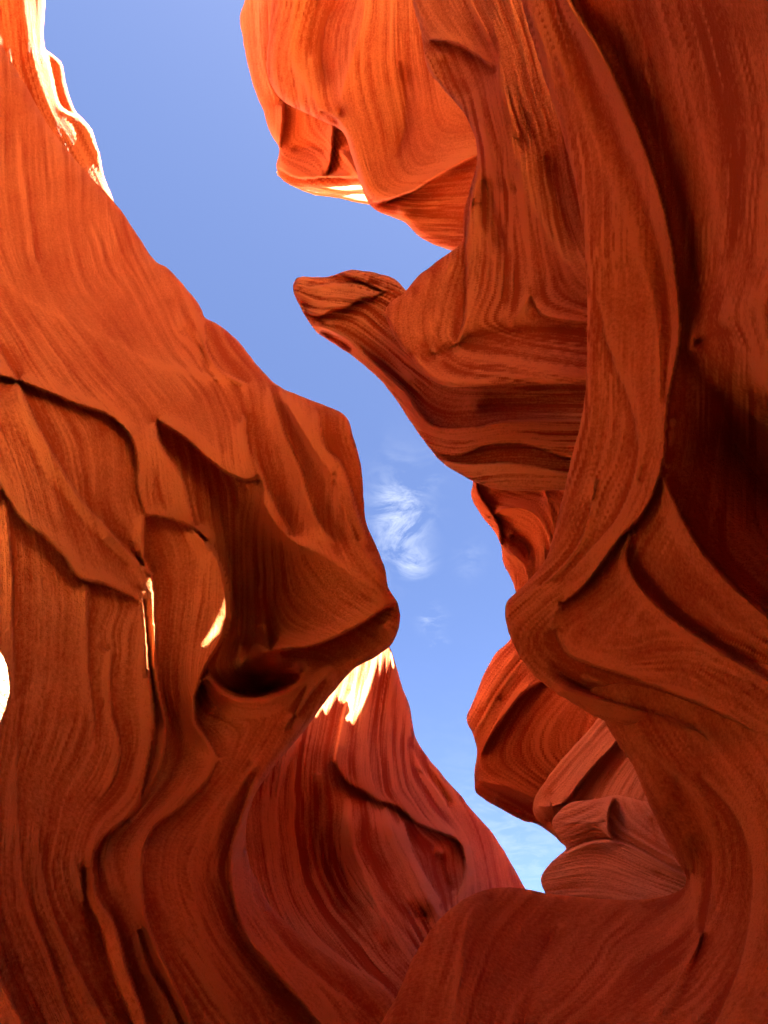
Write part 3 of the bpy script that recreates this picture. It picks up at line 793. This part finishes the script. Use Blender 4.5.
w = bpy.data.worlds.new('World'); scene.world = w; w.use_nodes = True
nt = w.node_tree; bg = nt.nodes['Background']
sky = nt.nodes.new('ShaderNodeTexSky'); sky.sky_type = 'NISHITA'; sky.sun_disc = False
sky.sun_elevation = math.asin(SUN[2]); sky.sun_rotation = math.atan2(SUN[0], SUN[1])
sky.altitude = 1300; sky.air_density = 0.162; sky.dust_density = 0.6; sky.ozone_density = 1.5
sky.dust_density = 0.45
# a thin wisp of cirrus: world directions only
NN, LL = nt.nodes, nt.links


def wmath(op, a, b=None, c=None):
    n = NN.new('ShaderNodeMath'); n.operation = op
    for i, v in enumerate((a, b, c)):
        if v is None: continue
        if isinstance(v, (int, float)): n.inputs[i].default_value = v
        else: LL.new(v, n.inputs[i])
    return n.outputs[0]


def wdot(vec, axis):
    n = NN.new('ShaderNodeVectorMath'); n.operation = 'DOT_PRODUCT'
    LL.new(vec, n.inputs[0]); n.inputs[1].default_value = tuple(float(x) for x in axis)
    return n.outputs['Value']


tc = NN.new('ShaderNodeTexCoord'); dirn = tc.outputs['Generated']
sepw = NN.new('ShaderNodeSeparateXYZ'); LL.new(dirn, sepw.inputs[0])
zz = wmath('MAXIMUM', sepw.outputs[2], 0.08)
cu, cv = wmath('DIVIDE', sepw.outputs[0], zz), wmath('DIVIDE', sepw.outputs[1], zz)   # a flat cloud deck seen from below
comb = NN.new('ShaderNodeCombineXYZ'); LL.new(cu, comb.inputs[0]); LL.new(cv, comb.inputs[1])
cn = NN.new('ShaderNodeTexNoise'); cn.inputs['Scale'].default_value = 9.0; cn.inputs['Detail'].default_value = 9; cn.inputs['Roughness'].default_value = 0.68
cn.inputs['Distortion'].default_value = 0.9
LL.new(comb.outputs[0], cn.inputs['Vector'])
cover = None
for (px_, py_, ru, rv, amt) in ((400, 520, 0.05, 0.13, 0.9), (425, 478, 0.03, 0.06, 0.3), (412, 560, 0.035, 0.06, 0.75), (470, 560, 0.03, 0.06, 0.15), (432, 620, 0.025, 0.05, 0.5), (438, 645, 0.02, 0.03, 0.5), (520, 850, 0.5, 0.9, 0.22)):
    dv = world(px_, py_, 1.0) - CAM
    a0, b0 = dv[0] / dv[2], dv[1] / dv[2]
    r2 = wmath('ADD', wmath('POWER', wmath('ABSOLUTE', wmath('DIVIDE', wmath('SUBTRACT', cu, float(a0)), ru)), 2.0),
               wmath('POWER', wmath('ABSOLUTE', wmath('DIVIDE', wmath('SUBTRACT', cv, float(b0)), rv)), 2.0))
    g = wmath('MULTIPLY', wmath('EXPONENT', wmath('MULTIPLY', r2, -1.0)), amt)
    cover = g if cover is None else wmath('MAXIMUM', cover, g)
cm = NN.new('ShaderNodeMapRange'); LL.new(cn.outputs[0], cm.inputs[0])
cm.inputs[1].default_value = 0.44; cm.inputs[2].default_value = 0.74
fac = wmath('MINIMUM', wmath('MULTIPLY', wmath('MULTIPLY', cm.outputs[0], cover), 1.0), 0.8)
tint = NN.new('ShaderNodeMix'); tint.data_type = 'RGBA'; tint.blend_type = 'MULTIPLY'; tint.inputs[0].default_value = 1.0
LL.new(sky.outputs[0], tint.inputs[6]); tint.inputs[7].default_value = (1.03, 1.0, 1.05, 1)
mixw = NN.new('ShaderNodeMix'); mixw.data_type = 'RGBA'
LL.new(fac, mixw.inputs[0]); LL.new(tint.outputs[2], mixw.inputs[6]); mixw.inputs[7].default_value = (1.0, 1.06, 1.15, 1)
LL.new(mixw.outputs[2], bg.inputs[0]); bg.inputs[1].default_value = 0.050

cam = bpy.data.cameras.new('camera'); co = bpy.data.objects.new('camera', cam); COL.objects.link(co)
cam.sensor_fit = 'VERTICAL'; cam.sensor_height = 32.0; cam.lens = 32.0 * FPX / 1024.0
cam.clip_start = 0.05; cam.clip_end = 500
co.location = CAM; co.rotation_euler = (math.radians(90) + PITCH, 0, 0)
scene.camera = co
scene.view_settings.view_transform = 'Standard'; scene.view_settings.look = 'None'
scene.view_settings.exposure = 4.85; scene.view_settings.gamma = 1.0
scene.cycles.max_bounces = 7; scene.cycles.diffuse_bounces = 6; scene.cycles.glossy_bounces = 2
scene.cycles.use_denoising = True
scene.cycles.use_adaptive_sampling = True; scene.cycles.adaptive_threshold = 0.03
